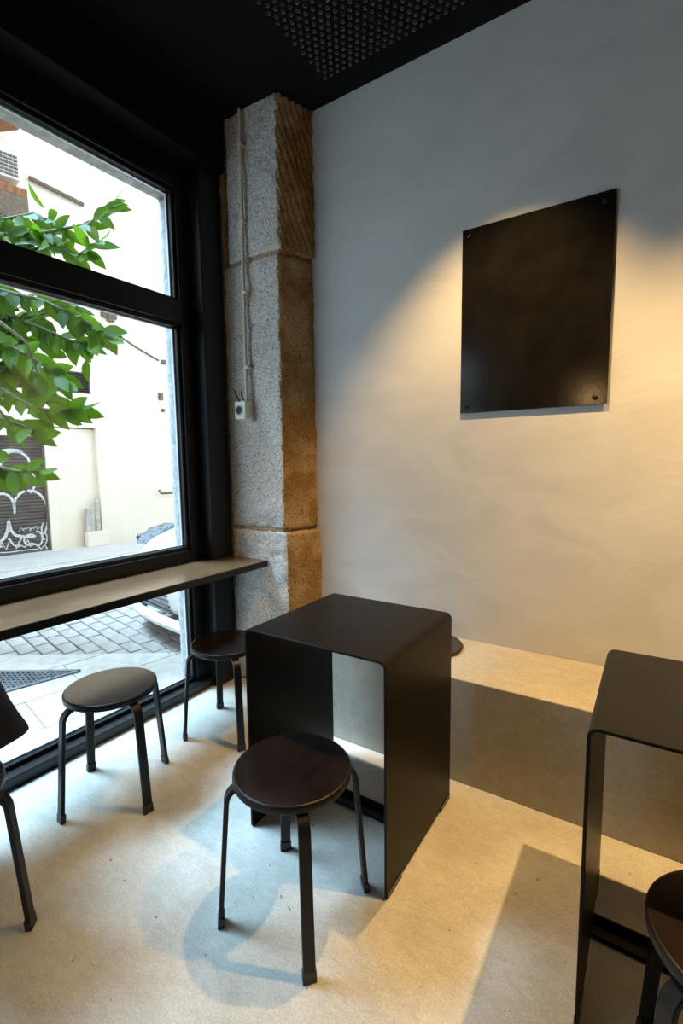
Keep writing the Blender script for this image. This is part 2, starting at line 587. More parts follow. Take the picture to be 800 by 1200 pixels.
# ------------------------------------------------------------------ ceiling: perforated sheet
t = thing('perforated_ceiling_panel', 'black perforated metal panel with rows of small round holes on the dark ceiling', 'ceiling panel', (-1.46, 2.115, CZ))
part('sheet', MB().box(0, 2.6, -1.6, 0, -0.022, 0), M['black_paint'], t, 0.003)
rb = MB()
pitch = 0.036
pitch_y = 0.029
n8 = 6
nx, ny = int(2.56 / pitch), int(1.56 / pitch_y)
for i in range(nx):
    for j in range(ny):
        cx, cy = 0.03 + i * pitch + (pitch / 2 if j % 2 else 0), -0.03 - j * pitch_y
        n0 = len(rb.v)
        for rr, zz in ((0.0082, -0.022), (0.0078, -0.0255), (0.005, -0.0232)):
            for k in range(n8):
                a = 2 * PI * k / n8
                rb.v.append((cx + rr * math.cos(a), cy + rr * math.sin(a), zz))
        for q in range(2):
            for k in range(n8):
                rb.f.append((n0 + q * n8 + k, n0 + q * n8 + (k + 1) % n8, n0 + (q + 1) * n8 + (k + 1) % n8, n0 + (q + 1) * n8 + k))
o = part('hole_rims', rb, M['rim'], t)
o['kind'] = 'stuff'

# ------------------------------------------------------------------ granite pillar
def rough_block(x0, x1, y0, y1, z0, z1, res, amp, groove=0.0, seed=0.0, edge=0.02, flare=0.0):
    """closed box grid displaced by noise, edges worn"""
    nx = max(2, int((x1 - x0) / res)); ny = max(2, int((y1 - y0) / res)); nz = max(2, int((z1 - z0) / res))
    idx = {}
    mb = MB()
    def vid(i, j, k):
        key = (i, j, k)
        if key in idx:
            return idx[key]
        p = Vector((x0 + (x1 - x0) * i / nx, y0 + (y1 - y0) * j / ny, z0 + (z1 - z0) * k / nz))
        nrm = Vector(((-1 if i == 0 else 1 if i == nx else 0), (-1 if j == 0 else 1 if j == ny else 0), (-1 if k == 0 else 1 if k == nz else 0)))
        cnt = abs(nrm.x) + abs(nrm.y) + abs(nrm.z)
        q = p + Vector((seed, seed * 2, 0))
        d = amp * (noise.noise(q * 9) * 0.9 + noise.noise(q * 28) * 0.55 + noise.noise(q * 70) * 0.35)
        if groove and i == nx:
            d += groove * math.sin(2 * PI * (p.y * 0.93 + p.z * 0.37) / 0.036 + 1.6 * noise.noise(q * 12))
        if cnt > 1:
            d -= edge * (0.35 + 0.4 * abs(noise.noise(q * 14)))
        nrm.normalize()
        idx[key] = len(mb.v)
        w = p + nrm * d
        w.x += flare * (p.y - y0) * (i / nx)
        mb.v.append(tuple(w))
        return idx[key]
    for i in range(nx):
        for j in range(ny):
            for k in (0, nz):
                mb.f.append((vid(i, j, k), vid(i + 1, j, k), vid(i + 1, j + 1, k), vid(i, j + 1, k)))
    for i in range(nx):
        for k in range(nz):
            for j in (0, ny):
                mb.f.append((vid(i, j, k), vid(i + 1, j, k), vid(i + 1, j, k + 1), vid(i, j, k + 1)))
    for j in range(ny):
        for k in range(nz):
            for i in (0, nx):
                mb.f.append((vid(i, j, k), vid(i, j + 1, k), vid(i, j + 1, k + 1), vid(i, j, k + 1)))
    return mb

pil = thing('stone_pillar', 'rough granite pillar of stacked blocks between the shopfront and the plaster wall', 'pillar', (-1.93, 2.15, 0))
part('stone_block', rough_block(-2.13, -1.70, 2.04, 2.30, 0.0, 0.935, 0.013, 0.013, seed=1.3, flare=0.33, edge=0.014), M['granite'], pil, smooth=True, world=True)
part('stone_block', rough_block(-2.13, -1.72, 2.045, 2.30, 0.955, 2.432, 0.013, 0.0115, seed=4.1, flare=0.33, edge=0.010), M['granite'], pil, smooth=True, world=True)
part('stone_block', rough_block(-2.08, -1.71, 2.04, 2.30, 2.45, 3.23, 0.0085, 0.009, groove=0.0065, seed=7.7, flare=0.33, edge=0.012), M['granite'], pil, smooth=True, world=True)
part('mortar_joint', rough_block(-2.12, -1.735, 2.056, 2.30, 0.92, 0.97, 0.012, 0.009, seed=2.2, flare=0.33), M['mortar'], pil, smooth=True, world=True)
part('mortar_joint', rough_block(-2.12, -1.73, 2.054, 2.30, 2.42, 2.462, 0.012, 0.008, seed=3.2, flare=0.33), M['mortar'], pil, smooth=True, world=True)
part('mortar_edge', rough_block(-2.36, -2.118, 2.045, 2.30, 0.0, 3.22, 0.03, 0.008, seed=5.2), M['mortar'], pil, smooth=True, world=True)

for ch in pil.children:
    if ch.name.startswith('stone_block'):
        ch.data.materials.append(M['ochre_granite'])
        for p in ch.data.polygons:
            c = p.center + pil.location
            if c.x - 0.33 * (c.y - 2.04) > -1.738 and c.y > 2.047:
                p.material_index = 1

# conduit and socket on the pillar
t = thing('wall_conduit', 'thin beige vertical cable conduit clipped to the granite pillar', 'conduit', (-1.945, 2.02, 1.66))
part('pipe', MB().tube([(-1.952, 2.018, 1.66), (-1.950, 2.018, 2.1), (-1.943, 2.018, 2.7), (-1.938, 2.018, 3.195)], 0.0095, 10), M['beige_plastic'], t, smooth='auto', world=True)
for z in (1.86, 2.26, 2.63, 3.02):
    part('clip', MB().box(-1.966, -1.924, 2.008, 2.045, z - 0.008, z + 0.008), M['beige_plastic'], t, 0.003, world=True)
t = thing('socket_box', 'small off-white surface socket box at the foot of the conduit on the pillar', 'socket', (-1.965, 2.01, 1.61))
part('case', MB().box(-2.008, -1.925, 1.975, 2.05, 1.572, 1.672), M['white_plastic'], t, 0.006, world=True)
cp = MB().lathe([(0.031, 0.0), (0.031, 0.004), (0.026, 0.006), (0.022, 0.001)], 24)
cp.v = [(x - 1.972, 1.976 - z, y + 1.622) for x, y, z in cp.v]
fp = part('socket_face', cp, M['white_plastic'], t, smooth='auto', world=True)
hs = MB()
for dx in (-0.0095, 0.0095):
    h = MB().lathe([(0.0035, 0), (0.0035, 0.003)], 10)
    hs.add([(x - 1.972 + dx, 1.9745 - z, y + 1.622) for x, y, z in h.v], h.f)
h = MB().lathe([(0.0165, 0), (0.0165, 0.0012)], 20)
hs.add([(x - 1.972, 1.9752 - z, y + 1.622) for x, y, z in h.v], h.f)
part('socket_holes', hs, M['dark_hole'], fp, world=True)
t = thing('cable_stub', 'two short black cable ends sticking up behind the socket box', 'cable', (-2.0, 2.02, 1.66))
part('wire', MB().tube([(-2.000, 2.02, 1.665), (-2.008, 2.00, 1.70), (-2.022, 1.985, 1.745)], 0.004, 6), M['cable'], t, smooth=True, world=True)
part('wire', MB().tube([(-1.968, 2.02, 1.67), (-1.975, 2.00, 1.705), (-1.985, 2.01, 1.735)], 0.0035, 6), M['cable'], t, smooth=True, world=True)

# ------------------------------------------------------------------ window counter
t = thing('window_counter', 'long dark narrow counter shelf running along under the big window', 'counter', (-1.99, -0.3, 0.732))
part('counter_board', MB().box(-2.203, -1.845, -2.9, 2.035, 0.732, 0.767), M['black_metal'], t, 0.003, world=True)
part('counter_top', MB().box(-2.201, -1.848, -2.898, 2.033, 0.766, 0.7685), M['counter'], t, 0.001, world=True)
for y in (-1.9, -0.5):
    part('bracket', MB().prism([(XW + .002, y), (-1.90, y), (-1.90, y + .008), (XW + .002, y + .008)], 0.69, 0.732), M['black_metal'], t, world=True)

# ------------------------------------------------------------------ folded steel tables
def folded_table(label, x0, x1, y0, y1, h, group):
    t = thing('folded_steel_table', label, 'table', ((x0 + x1) / 2, (y0 + y1) / 2, 0), group=group)
    th, r, z0 = 0.008, 0.024, 0.006
    def arc(cx, cz, rad, a0, a1, n=6):
        return [(cx + rad * math.cos(a0 + (a1 - a0) * i / n), cz + rad * math.sin(a0 + (a1 - a0) * i / n)) for i in range(n + 1)]
    outer = [(x0, z0)] + arc(x0 + r, h - r, r, PI, PI / 2) + arc(x1 - r, h - r, r, PI / 2, 0) + [(x1, z0)]
    ri = r - th
    inner = [(x1 - th, z0)] + arc(x1 - r, h - r, ri, 0, PI / 2) + arc(x0 + r, h - r, ri, PI / 2, PI) + [(x0 + th, z0)]
    m = MB()
    n = len(outer)
    inner = list(reversed(inner))
    vs = [(x, y0, z) for x, z in outer] + [(x, y0, z) for x, z in inner] + [(x, y1, z) for x, z in outer] + [(x, y1, z) for x, z in inner]
    fs = []
    for i in range(n - 1):
        fs.append((i, i + 1, n + i + 1, n + i))
        fs.append((2 * n + i, 3 * n + i, 3 * n + i + 1, 2 * n + i + 1))
        fs.append((i, 2 * n + i, 2 * n + i + 1, i + 1))
        fs.append((n + i, n + i + 1, 3 * n + i + 1, 3 * n + i))
    for i in (0, n - 1):
        fs.append((i, n + i, 3 * n + i, 2 * n + i))
    m.add(vs, fs)
    part('folded_shell', m, M['black_steel'], t, 0.0012, smooth='auto', world=True, segs=1, angle=30)
    ym = y0 + 0.27
    part('floor_bar', MB().box(x0 + th, x1 - th, ym, ym + 0.05, 0.002, 0.012).box(x0 + th, x1 - th, ym + .044, ym + 0.05, 0.012, 0.034), M['black_steel'], t, 0.001, world=True)
    for x in (x0, x1):
        for ya, yb in ((y0 + .004, y0 + .10), (y1 - .10, y1 - .004)):
            part('glide', MB().box(x - .0025 if x == x0 else x - th - .0015, x + th + .0015 if x == x0 else x + .0025, ya, yb, 0.0, 0.022), M['waxed_steel'], t, 0.001, world=True)
    return t
folded_table('black folded steel table between the round stools, in the middle of the room', -1.183, -0.622, 1.172, 1.705, 0.752, 'folded steel tables')
folded_table('black folded steel table cut off by the right edge of the picture', -0.098, 0.462, 1.110, 1.624, 0.752, 'folded steel tables')

# ------------------------------------------------------------------ stools
def seat_profile():
    R = 0.172
    return [(R - .006, 0.0), (R - .001, 0.004), (R, 0.008), (R, 0.0215), (R - .001, 0.0250), (R - .0035, 0.0272), (R - .007, 0.0278), (0.02, 0.0278)]
def make_stool(name):
    root = thing(name, '', 'stool')
    part('seat', MB().lathe([(r, z + 0.4225) for r, z in seat_profile()], 56), M['black_leg'], root, smooth='auto')
    part('seat_veneer', MB().lathe([(0.166, 0.4495), (0.1655, 0.4507), (0.02, 0.4507)], 56), M['black_wood'], root, smooth='auto', angle=15)
    path = [(0.055, 0.4160), (0.135, 0.4160)]
    rc = 0.042
    cx, cz = 0.148, 0.4160 - rc
    for i in range(8):
        a = PI / 2 - (PI / 2 - 0.06) * i / 7
        path.append((cx + rc * math.cos(a), cz + rc * math.sin(a)))
    path += [(0.204, 0.20), (0.218, 0.028)]
    for k in range(4):
        a = PI / 2 * k
        c, s = math.cos(a), math.sin(a)
        w, th = 0.0165, 0.0068
        b = 0.002
        prof = [(-w + b, -th), (w - b, -th), (w, -th + b), (w, th - b), (w - b, th), (-w + b, th), (-w, th - b), (-w, -th + b)]
        pts, fr = [], MB()
        vs, fs = [], []
        m = len(path)
        for i, (r, z) in enumerate(path):
            r0, z0 = path[max(i - 1, 0)]
            r1, z1 = path[min(i + 1, m - 1)]
            tr, tz = r1 - r0, z1 - z0
            L = math.hypot(tr, tz)
            nr, nz = -tz / L, tr / L
            for p, q in prof:
                rr, zz = r + nr * q, z + nz * q
                vs.append((rr * c - p * s, rr * s + p * c, zz))
        kk = len(prof)
        for i in range(m - 1):
            for j in range(kk):
                fs.append((i * kk + j, i * kk + (j + 1) % kk, (i + 1) * kk + (j + 1) % kk, (i + 1) * kk + j))
        fs += [tuple(range(kk)), tuple(range((m - 1) * kk, m * kk))]
        leg = part('leg', MB().add(vs, fs), M['black_leg'], root, smooth='auto')
        cap = MB()
        fw, ft = 0.0185, 0.0092
        rows = []
        for z, dr in ((0.0, 0.0195 + 0.2), (0.032, 0.2165)):
            rows.append([((dr + q) * c - p * s, (dr + q) * s + p * c, z) for p, q in ((-fw, -ft), (fw, -ft), (fw, ft), (-fw, ft))])
        part('foot_cap', cap.rings(rows), M['car_black'], leg, 0.002)
    return root
stools = [
    ((-1.787, 1.026), math.atan2(-0.221, -0.012), 'round black stool by the window with a warm tan sheen on its top'),
    ((-1.737, 1.600), math.atan2(-0.112, 0.195), 'round black stool in the corner by the pillar, half hidden by the steel table'),
    ((-0.846, 1.013), math.atan2(-0.150, 0.165), 'round black stool standing nearest in front of the middle steel table'),
    ((-1.610, 0.395), math.atan2(0.155, 0.156), 'black stool under the seated person at the left edge'),
    ((0.195, 1.050), math.atan2(-0.14, -0.14), 'black stool pushed under the right-hand table at the bottom right corner'),
]
GS = 'round bent-leg stools'
st0 = make_stool('round_stool')
for i, ((x, y), a, lab) in enumerate(stools):
    r = st0 if i == 0 else copy_tree(st0)
    r.location = (x, y, 0)
    r.rotation_euler = (0, 0, a)
    tag(r, lab, 'stool', GS)

# round seat pad on the bench
sp = MB().lathe([(0.150, 0.0), (0.160, 0.004), (0.163, 0.011), (0.160, 0.018), (0.150, 0.022), (0.05, 0.023)], 40, (-0.876, 2.075, 0.445))
c0 = thing('seat_pad', 'round dark felt seat pad lying on the concrete bench behind the table', 'cushion', (-0.876, 2.075, 0.445))
part('pad', sp, M['felt'], c0, smooth='auto', world=True)
pr = MB().lathe([(0.1605, 0.0095), (0.1655, 0.0115), (0.1605, 0.0135)], 40, (-0.876, 2.075, 0.445))
part('piping', pr, M['felt'], c0, smooth=True, world=True)

# ------------------------------------------------------------------ steel sheet on the wall
t = thing('wall_panel', 'blank black steel sheet bolted to the plaster wall at its four corners', 'panel', (-0.484, YW - 0.012, 1.96))
part('sheet', MB().box(-0.790, -0.178, YW - 0.014, YW - 0.010, 1.548, 2.370), M['waxed_steel'], t, 0.001, world=True)
for bx, bz in ((-0.757, 2.337), (-0.215, 2.330), (-0.762, 1.577), (-0.222, 1.577)):
    b = MB().lathe([(0.011, 0), (0.011, 0.004), (0.008, 0.009), (0.003, 0.011)], 14)
    b.v = [(x + bx, YW - 0.014 - z, y + bz) for x, y, z in b.v]
    part('bolt', b, M['black_metal'], t, smooth='auto', world=True)
    b = MB().lathe([(0.006, 0), (0.006, 0.0105)], 10)
    b.v = [(x + bx, YW - z, y + bz) for x, y, z in b.v]
    part('spacer', b, M['black_metal'], t, world=True)

# ------------------------------------------------------------------ seated person at the left edge (back to the room)
def skin_body(name, joints, edges, material, parent, root=0, sub=2):
    me = bpy.data.meshes.new(name)
    me.from_pydata([j[:3] for j in joints], edges, [])
    o = link(name, me, material, parent)
    sk = o.modifiers.new('skin', 'SKIN')
    sk.use_smooth_shade = True
    ld = me.skin_vertices[0].data
    for i, j in enumerate(joints):
        r = j[3]
        ld[i].radius = (r, j[4] if len(j) > 4 else r)
        ld[i].use_root = (i == root)
    ss = o.modifiers.new('sub', 'SUBSURF')
    ss.levels = sub
    ss.render_levels = sub
    return o
pp = thing('person', 'person in a dark loose jacket seated on the left stool facing the window counter', 'person', (-1.61, 0.39, 0.45))
# local frame: -x is the way the person faces, z from the seat top
J, E = [], []
def jn(x, y, z, r, r2=None, link_to=None):
    J.append((x, y, z, r, r2 if r2 else r))
    if link_to is not None:
        E.append((link_to, len(J) - 1))
    return len(J) - 1
pel = jn(0.0, 0, 0.150, 0.115, 0.10)
wa = jn(-0.01, 0, 0.26, 0.115, 0.10, pel)
ch = jn(-0.05, 0, 0.43, 0.13, 0.11, wa)
up_ = jn(-0.09, 0, 0.535, 0.085, 0.08, ch)
nk = jn(-0.115, 0, 0.61, 0.052, None, up_)
nk2 = jn(-0.14, 0, 0.665, 0.052, None, nk)
jw = jn(-0.165, 0, 0.715, 0.068, 0.062, nk2)
hd = jn(-0.165, 0, 0.775, 0.082, 0.074, jw)
cr = jn(-0.155, 0, 0.825, 0.070, 0.066, hd)
no = jn(-0.262, 0, 0.748, 0.010, None, hd)
for s in (1, -1):
    jn(-0.155, s * 0.082, 0.765, 0.012, 0.018, hd)          # ear
    sh = jn(-0.085, s * 0.140, 0.515, 0.048, None, up_)
    el = jn(-0.20, s * 0.175, 0.372, 0.040, None, sh)
    wr = jn(-0.36, s * 0.12, 0.362, 0.027, None, el)
    pm = jn(-0.415, s * 0.112, 0.346, 0.026, 0.016, wr)
    pk = jn(-0.445, s * 0.105, 0.346, 0.030, 0.013, pm)
    for q, (dy, ln) in enumerate(((-0.028, 0.062), (-0.009, 0.072), (0.010, 0.067), (0.028, 0.052))):
        a = jn(-0.445 - ln * .55, s * 0.105 + dy, 0.350, 0.0088, None, pk)
        jn(-0.445 - ln, s * 0.105 + dy * 1.1, 0.338, 0.0075, None, a)
    tb = jn(-0.425, s * 0.105 - s * 0.040, 0.344, 0.0105, None, pm)
    jn(-0.455, s * 0.105 - s * 0.055, 0.338, 0.009, None, tb)
    hp = jn(-0.03, s * 0.090, 0.080, 0.092, 0.085, pel)
    kn = jn(-0.40, s * 0.115, 0.055, 0.060, None, hp)
    an = jn(-0.300, s * 0.115, -0.365, 0.038, None, kn)
    to = jn(-0.42, s * 0.125, -0.415, 0.034, 0.026, an)
skin_body('body', J, E, M['skin'], pp)
# trousers
J, E = [], []
pel = jn(0.0, 0, 0.150, 0.135, 0.12)
jn(-0.01, 0, 0.25, 0.135, 0.115, pel)
for s in (1, -1):
    hp = jn(-0.02, s * 0.098, 0.105, 0.104, 0.090, pel)
    md = jn(-0.22, s * 0.110, 0.078, 0.086, 0.082, hp)
    kn = jn(-0.405, s * 0.115, 0.052, 0.070, None, md)
    sk_ = jn(-0.355, s * 0.115, -0.15, 0.062, None, kn)
    jn(-0.305, s * 0.115, -0.36, 0.055, None, sk_)
skin_body('trousers', J, E, M['trousers'], pp)
# shoes
for s in (1, -1):
    rings = []
    for (x, w, h) in ((-0.235, 0.022, 0.05), (-0.25, 0.036, 0.075), (-0.30, 0.040, 0.08), (-0.36, 0.042, 0.055), (-0.42, 0.047, 0.04), (-0.46, 0.040, 0.032), (-0.485, 0.02, 0.02)):
        rings.append([(x, s * 0.12 + w * math.cos(a), -0.45 + max(0.0, h * 0.5 + h * 0.5 * math.sin(a)) * 1.0) for a in [2 * PI * i / 14 for i in range(14)]])
    part('shoe', MB().rings(rings), M['shoe'], pp, smooth=True)
# jacket torso with a flared hem, and sleeves
rings = []
NJ = 40
for (z, cx, hx, hy, fl) in ((0.112, 0.010, 0.190, 0.238, 1.0), (0.118, 0.010, 0.196, 0.243, 1.0), (0.16, 0.005, 0.182, 0.222, .7), (0.24, -0.005, 0.164, 0.196, .5), (0.33, -0.02, 0.152, 0.176, .4), (0.41, -0.045, 0.150, 0.184, .3),
                            (0.48, -0.07, 0.142, 0.186, .2), (0.535, -0.09, 0.118, 0.178, .1), (0.575, -0.10, 0.085, 0.135, 0), (0.605, -0.112, 0.066, 0.078, 0), (0.635, -0.122, 0.064, 0.070, 0)):
    rg = []
    for i in range(NJ):
        a = 2 * PI * i / NJ
        k = 1 + fl * 0.045 * math.sin(a * 7 + z * 6) + fl * 0.03 * noise.noise(Vector((math.cos(a) * 2, math.sin(a) * 2, z * 7)))
        rg.append((cx + hx * k * math.cos(a), hy * k * math.sin(a), z + fl * 0.008 * math.sin(3 * a + .6)))
    rings.append(rg)
jk = part('jacket', MB().rings(rings, cap=False), M['jacket'], pp, smooth=True)
so = jk.modifiers.new('cloth', 'SOLIDIFY')
so.thickness = 0.006
ss = jk.modifiers.new('sub', 'SUBSURF')
ss.levels = ss.render_levels = 1
for s in (1, -1):
    slv = MB().tube([(-0.080, s * 0.095, 0.525), (-0.10, s * 0.150, 0.495), (-0.15, s * 0.170, 0.430), (-0.20, s * 0.172, 0.385), (-0.25, s * 0.16, 0.372), (-0.34, s * 0.126, 0.364)],
                    [0.080, 0.084, 0.074, 0.062, 0.050, 0.040], 16)
    part('sleeve', slv, M['jacket'], jk, smooth=True)
# hair cap and eyes
rings = []
for k in range(9):
    th = PI * 0.5 * k / 8
    z = 0.742 + 0.175 * math.sin(th) * 0.86
    rr = 0.100 * math.cos(th) ** 0.6 + 0.004
    rings.append([(-0.142 + rr * 1.04 * math.cos(a) * (0.72 if math.cos(a) < -0.3 and k < 4 else 1), rr * 0.9 * math.sin(a), z) for a in [2 * PI * i / 24 for i in range(24)]])
part('hair', MB().rings(rings), M['hair'], pp, smooth=True)
for s in (1, -1):
    e = MB().lathe([(0.002, -0.010), (0.008, -0.006), (0.010, 0), (0.008, 0.006), (0.002, 0.010)], 12, (-0.236, s * 0.032, 0.782))
    part('eye', e, M['eye'], pp, smooth=True)

# ------------------------------------------------------------------ outside: our own facade around the window
AN = math.radians(10.4)
SV = Vector((math.sin(AN), math.cos(AN), 0))          # along the street
NV = Vector((-SV.y, SV.x, 0))                         # across, away from us
ZS = -0.10
structure('trim_3', rough_block(-2.395, -2.29, 1.818, 2.46, ZS, 2.79, 0.03, 0.004, seed=3.3), M['facade_stone'], smooth=True)
structure('trim_4', MB().box(-2.395, -2.29, -3.4, 2.46, 2.79, 4.0), M['lintel'], bevel=0.006)
structure('trim_5', MB().box(-2.375, -2.285, -3.4, 1.80, ZS, -0.004), M['facade_stone'], bevel=0.006)
ef = MB().prism([(-2.25, 2.46), (-1.09, 8.4), (-0.89, 8.4), (-2.05, 2.46)], ZS, 7.0)
structure('wall_front', ef, M['facade'])

# ------------------------------------------------------------------ street ground
def UV(u, v, z=0.0):
    p = SV * u + NV * v
    return (p.x, p.y, z)
st = MB().prism([UV(-9, 1.2)[:2], UV(14, 1.2)[:2], UV(14, 10.2)[:2], UV(-9, 10.2)[:2]], ZS - 0.2, ZS - 0.022)
st.box(-2.9, -2.375, -4, 2.6, ZS - 0.2, ZS - 0.022)
street = structure('street_base', st, M['street'])
street.name = 'floor_street'
KA, KB = Vector((-4.074, 1.51, 0)), Vector((-2.917, 2.293, 0))
kd = (KB - KA).normalized()
kn_ = Vector((-kd.y, kd.x, 0))                           # towards the bricks
def side(p):
    return (Vector((p[0], p[1], 0)) - KA).dot(kn_)
def clip_half(poly, fn):
    out = []
    for i in range(len(poly)):
        a, b = poly[i], poly[(i + 1) % len(poly)]
        fa, fb = fn(a), fn(b)
        if fa >= 0:
            out.append(a)
        if fa * fb < 0:
            tt = fa / (fa - fb)
            out.append((a[0] + (b[0] - a[0]) * tt, a[1] + (b[1] - a[1]) * tt))
    return out
bed = clip_half([(-6.4, -0.6), (-2.44, -0.6), (-2.44, 4.72), (-6.4, 4.72)], lambda q: side(q))
part('joint_bed', MB().prism(bed, ZS - 0.03, ZS - 0.014), M['joint'], street)
rnd = random.Random(3)
bl_, bw_ = 0.236, 0.118
cnt = 0
shared_brick = None
ctr = SV * 3.0 + NV * 3.6
far_poly = MB()
def shared(mb, name):
    return mb.mesh(name)
bmesh_list = []
for k in range(5):
    hx, hy = bl_ / 2 - 0.006, bw_ / 2 - 0.006
    m = MB()
    z1 = 0.0
    jig = lambda: rnd.uniform(-.003, .003)
    base = [(-hx + jig(), -hy + jig()), (hx + jig(), -hy + jig()), (hx + jig(), hy + jig()), (-hx + jig(), hy + jig())]
    top = [(x * 0.965, y * 0.93) for x, y in base]
    m.rings([[(x, y, -0.05) for x, y in base], [(x, y, -0.006) for x, y in base], [(x, y, rnd.uniform(-.002, .001)) for x, y in top]])
    me = m.mesh('brick')
    me.materials.append(M['brick'])
    bmesh_list.append(me)
ang = math.atan2(NV.y, NV.x)
for r_ in range(-4, 40):
    u = 0.55 + r_ * bw_
    for c_ in range(0, 16):
        v = 2.55 + c_ * bl_ + (bl_ / 2 if r_ % 2 else 0)
        p = SV * u + NV * v
        hx, hy = bl_ / 2 - .006, bw_ / 2 - .006
        cs = [p + NV * a + SV * b for a, b in ((-hx, -hy), (hx, -hy), (hx, hy), (-hx, hy))]
        ds = [side(q) for q in cs]
        if max(ds) < 0.03 or p.y > 4.6 or p.x < -6.2 or p.x > -2.45:
            continue
        if cnt >= 296:
            break
        if min(ds) < 0:
            poly = clip_half([(q.x - p.x, q.y - p.y) for q in cs], lambda q: side((q[0] + p.x, q[1] + p.y)) - 0.006)
            if len(poly) < 3:
                continue
            me = MB().prism(poly, -0.05, -0.002).mesh('brick')
            me.materials.append(M['brick'])
            o = link('brick', me, None, street)
            o.location = (p.x, p.y, ZS - 0.004)
        else:
            o = link('brick', rnd.choice(bmesh_list), None, street)
            o.location = (p.x, p.y, ZS - 0.004 + rnd.uniform(-.003, .002))
            o.rotation_euler = (rnd.uniform(-.012, .012), rnd.uniform(-.012, .012), ang + rnd.uniform(-.02, .02))
        cnt += 1
# roadway beyond the bricks
rd = MB().prism([UV(-9, 5.9)[:2], UV(14, 5.9)[:2], UV(14, 7.7)[:2], UV(-9, 7.7)[:2]], ZS - 0.02, ZS - 0.006)
rd.prism([UV(5.2, 3.3)[:2], UV(14, 3.3)[:2], UV(14, 5.9)[:2], UV(5.2, 5.9)[:2]], ZS - 0.02, ZS - 0.006)
part('roadway', rd, M['street'], street)
part('far_pavement', MB().prism([UV(-9, 7.71)[:2], UV(14, 7.71)[:2], UV(14, 9.2)[:2], UV(-9, 9.2)[:2]], ZS - 0.02, ZS + 0.0), M['street'], street)
# near pavement slabs, parallel to the street
GT = [(-3.282, 1.668), (-3.437, 1.000), (-3.98, 1.205)]        # triangular grate in the slabs
for r_ in range(-9, 9):
    v = 2.0 + 0.40 * (r_ % 6) if False else None
rows = [(2.05 + 0.42 * i) for i in range(7)]
for i, v in enumerate(rows):
    off = 0.33 if i % 2 else 0.0
    for j in range(-7, 7):
        u0 = 0.05 + j * 0.62 + off
        g = 0.003
        poly = [UV(u0 + g, v + g)[:2], UV(u0 + 0.62 - g, v + g)[:2], UV(u0 + 0.62 - g, v + 0.42 - g)[:2], UV(u0 + g, v + 0.42 - g)[:2]]
        poly = clip_half(poly, lambda q: -side(q) - 0.004)
        if len(poly) < 3:
            continue
        poly = clip_half(poly, lambda q: -2.38 - q[0])
        if len(poly) < 3:
            continue
        poly = clip_half(poly, lambda q: q[1] + 3.0)
        if len(poly) < 3:
            continue
        cx = sum(q[0] for q in poly) / len(poly)
        cy = sum(q[1] for q in poly) / len(poly)
        me = MB().prism([(x - cx, y - cy) for x, y in poly], -0.06, 0.0).mesh('slab')
        me.materials.append(M['pavement'])
        o = link('slab', me, None, street)
        o.location = (cx, cy, ZS + rnd.uniform(-.0015, .0015))

# triangular metal grate let into the pavement
gt = thing('pavement_grate', 'triangular metal grate set in the pavement outside the window', 'grate', (-3.5, 1.3, ZS))
fr = MB()
for i in range(3):
    a, b = Vector((*GT[i], 0)), Vector((*GT[(i + 1) % 3], 0))
    d = (b - a).normalized() * 0.012
    nrm = Vector((-d.y, d.x, 0))
    fr.prism([tuple((a - nrm)[:2]), tuple((b - nrm)[:2]), tuple((b + nrm)[:2]), tuple((a + nrm)[:2])], ZS + 0.002, ZS + 0.012)
part('frame', fr, M['grate'], gt, world=True)
part('plate', MB().prism(GT, ZS + 0.002, ZS + 0.004), M['joint'], gt, world=True)
bars = MB()
def clip_line(c, d):
    lo, hi = -3.0, 3.0
    for i in range(3):
        a, b = Vector((*GT[i], 0)), Vector((*GT[(i + 1) % 3], 0))
        n_ = Vector((-(b - a).y, (b - a).x, 0))
        cen = Vector((sum(g[0] for g in GT) / 3, sum(g[1] for g in GT) / 3, 0))
        if (cen - a).dot(n_) < 0:
            n_ = -n_
        f0, f1 = (c - a).dot(n_), d.dot(n_)
        if abs(f1) < 1e-9:
            if f0 < 0:
                return None
            continue
        tt = -f0 / f1
        if f1 > 0:
            lo = max(lo, tt)
        else:
            hi = min(hi, tt)
    return (lo, hi) if hi - lo > 0.02 else None
for dr, sp_ in (((SV + NV).normalized(), 0.034), ((SV - NV).normalized(), 0.034)):
    pr_ = Vector((-dr.y, dr.x, 0))
    for k in range(-60, 60):
        c = Vector((-3.5, 1.3, 0)) + pr_ * (k * sp_)
        q = clip_line(c, dr)
        if q:
            a, b = c + dr * q[0], c + dr * q[1]
            w = pr_ * 0.005
            bars.prism([tuple((a - w)[:2]), tuple((b - w)[:2]), tuple((b + w)[:2]), tuple((a + w)[:2])], ZS + 0.004, ZS + 0.010)
o = part('bars', bars, M['grate'], gt, world=True)
o['kind'] = 'stuff'

# ------------------------------------------------------------------ building across the street
D = 8.9786
bo = NV * D
bd = thing('building', 'white rendered building across the street with a graffitied shutter', 'building', (bo.x, bo.y, ZS), math.atan2(SV.y, SV.x))
H0 = -ZS
def wall_with_holes(u0, u1, z0, z1, holes, v0, v1):
    us = sorted({u0, u1, *[h[0] for h in holes], *[h[1] for h in holes]})
    zs = sorted({z0, z1, *[h[2] for h in holes], *[h[3] for h in holes]})
    m = MB()
    for i in range(len(us) - 1):
        for j in range(len(zs) - 1):
            cu, cz = (us[i] + us[i + 1]) / 2, (zs[j] + zs[j + 1]) / 2
            if any(h[0] < cu < h[1] and h[2] < cz < h[3] for h in holes):
                continue
            m.box(us[i], us[i + 1], v0, v1, zs[j], zs[j + 1])
    return m
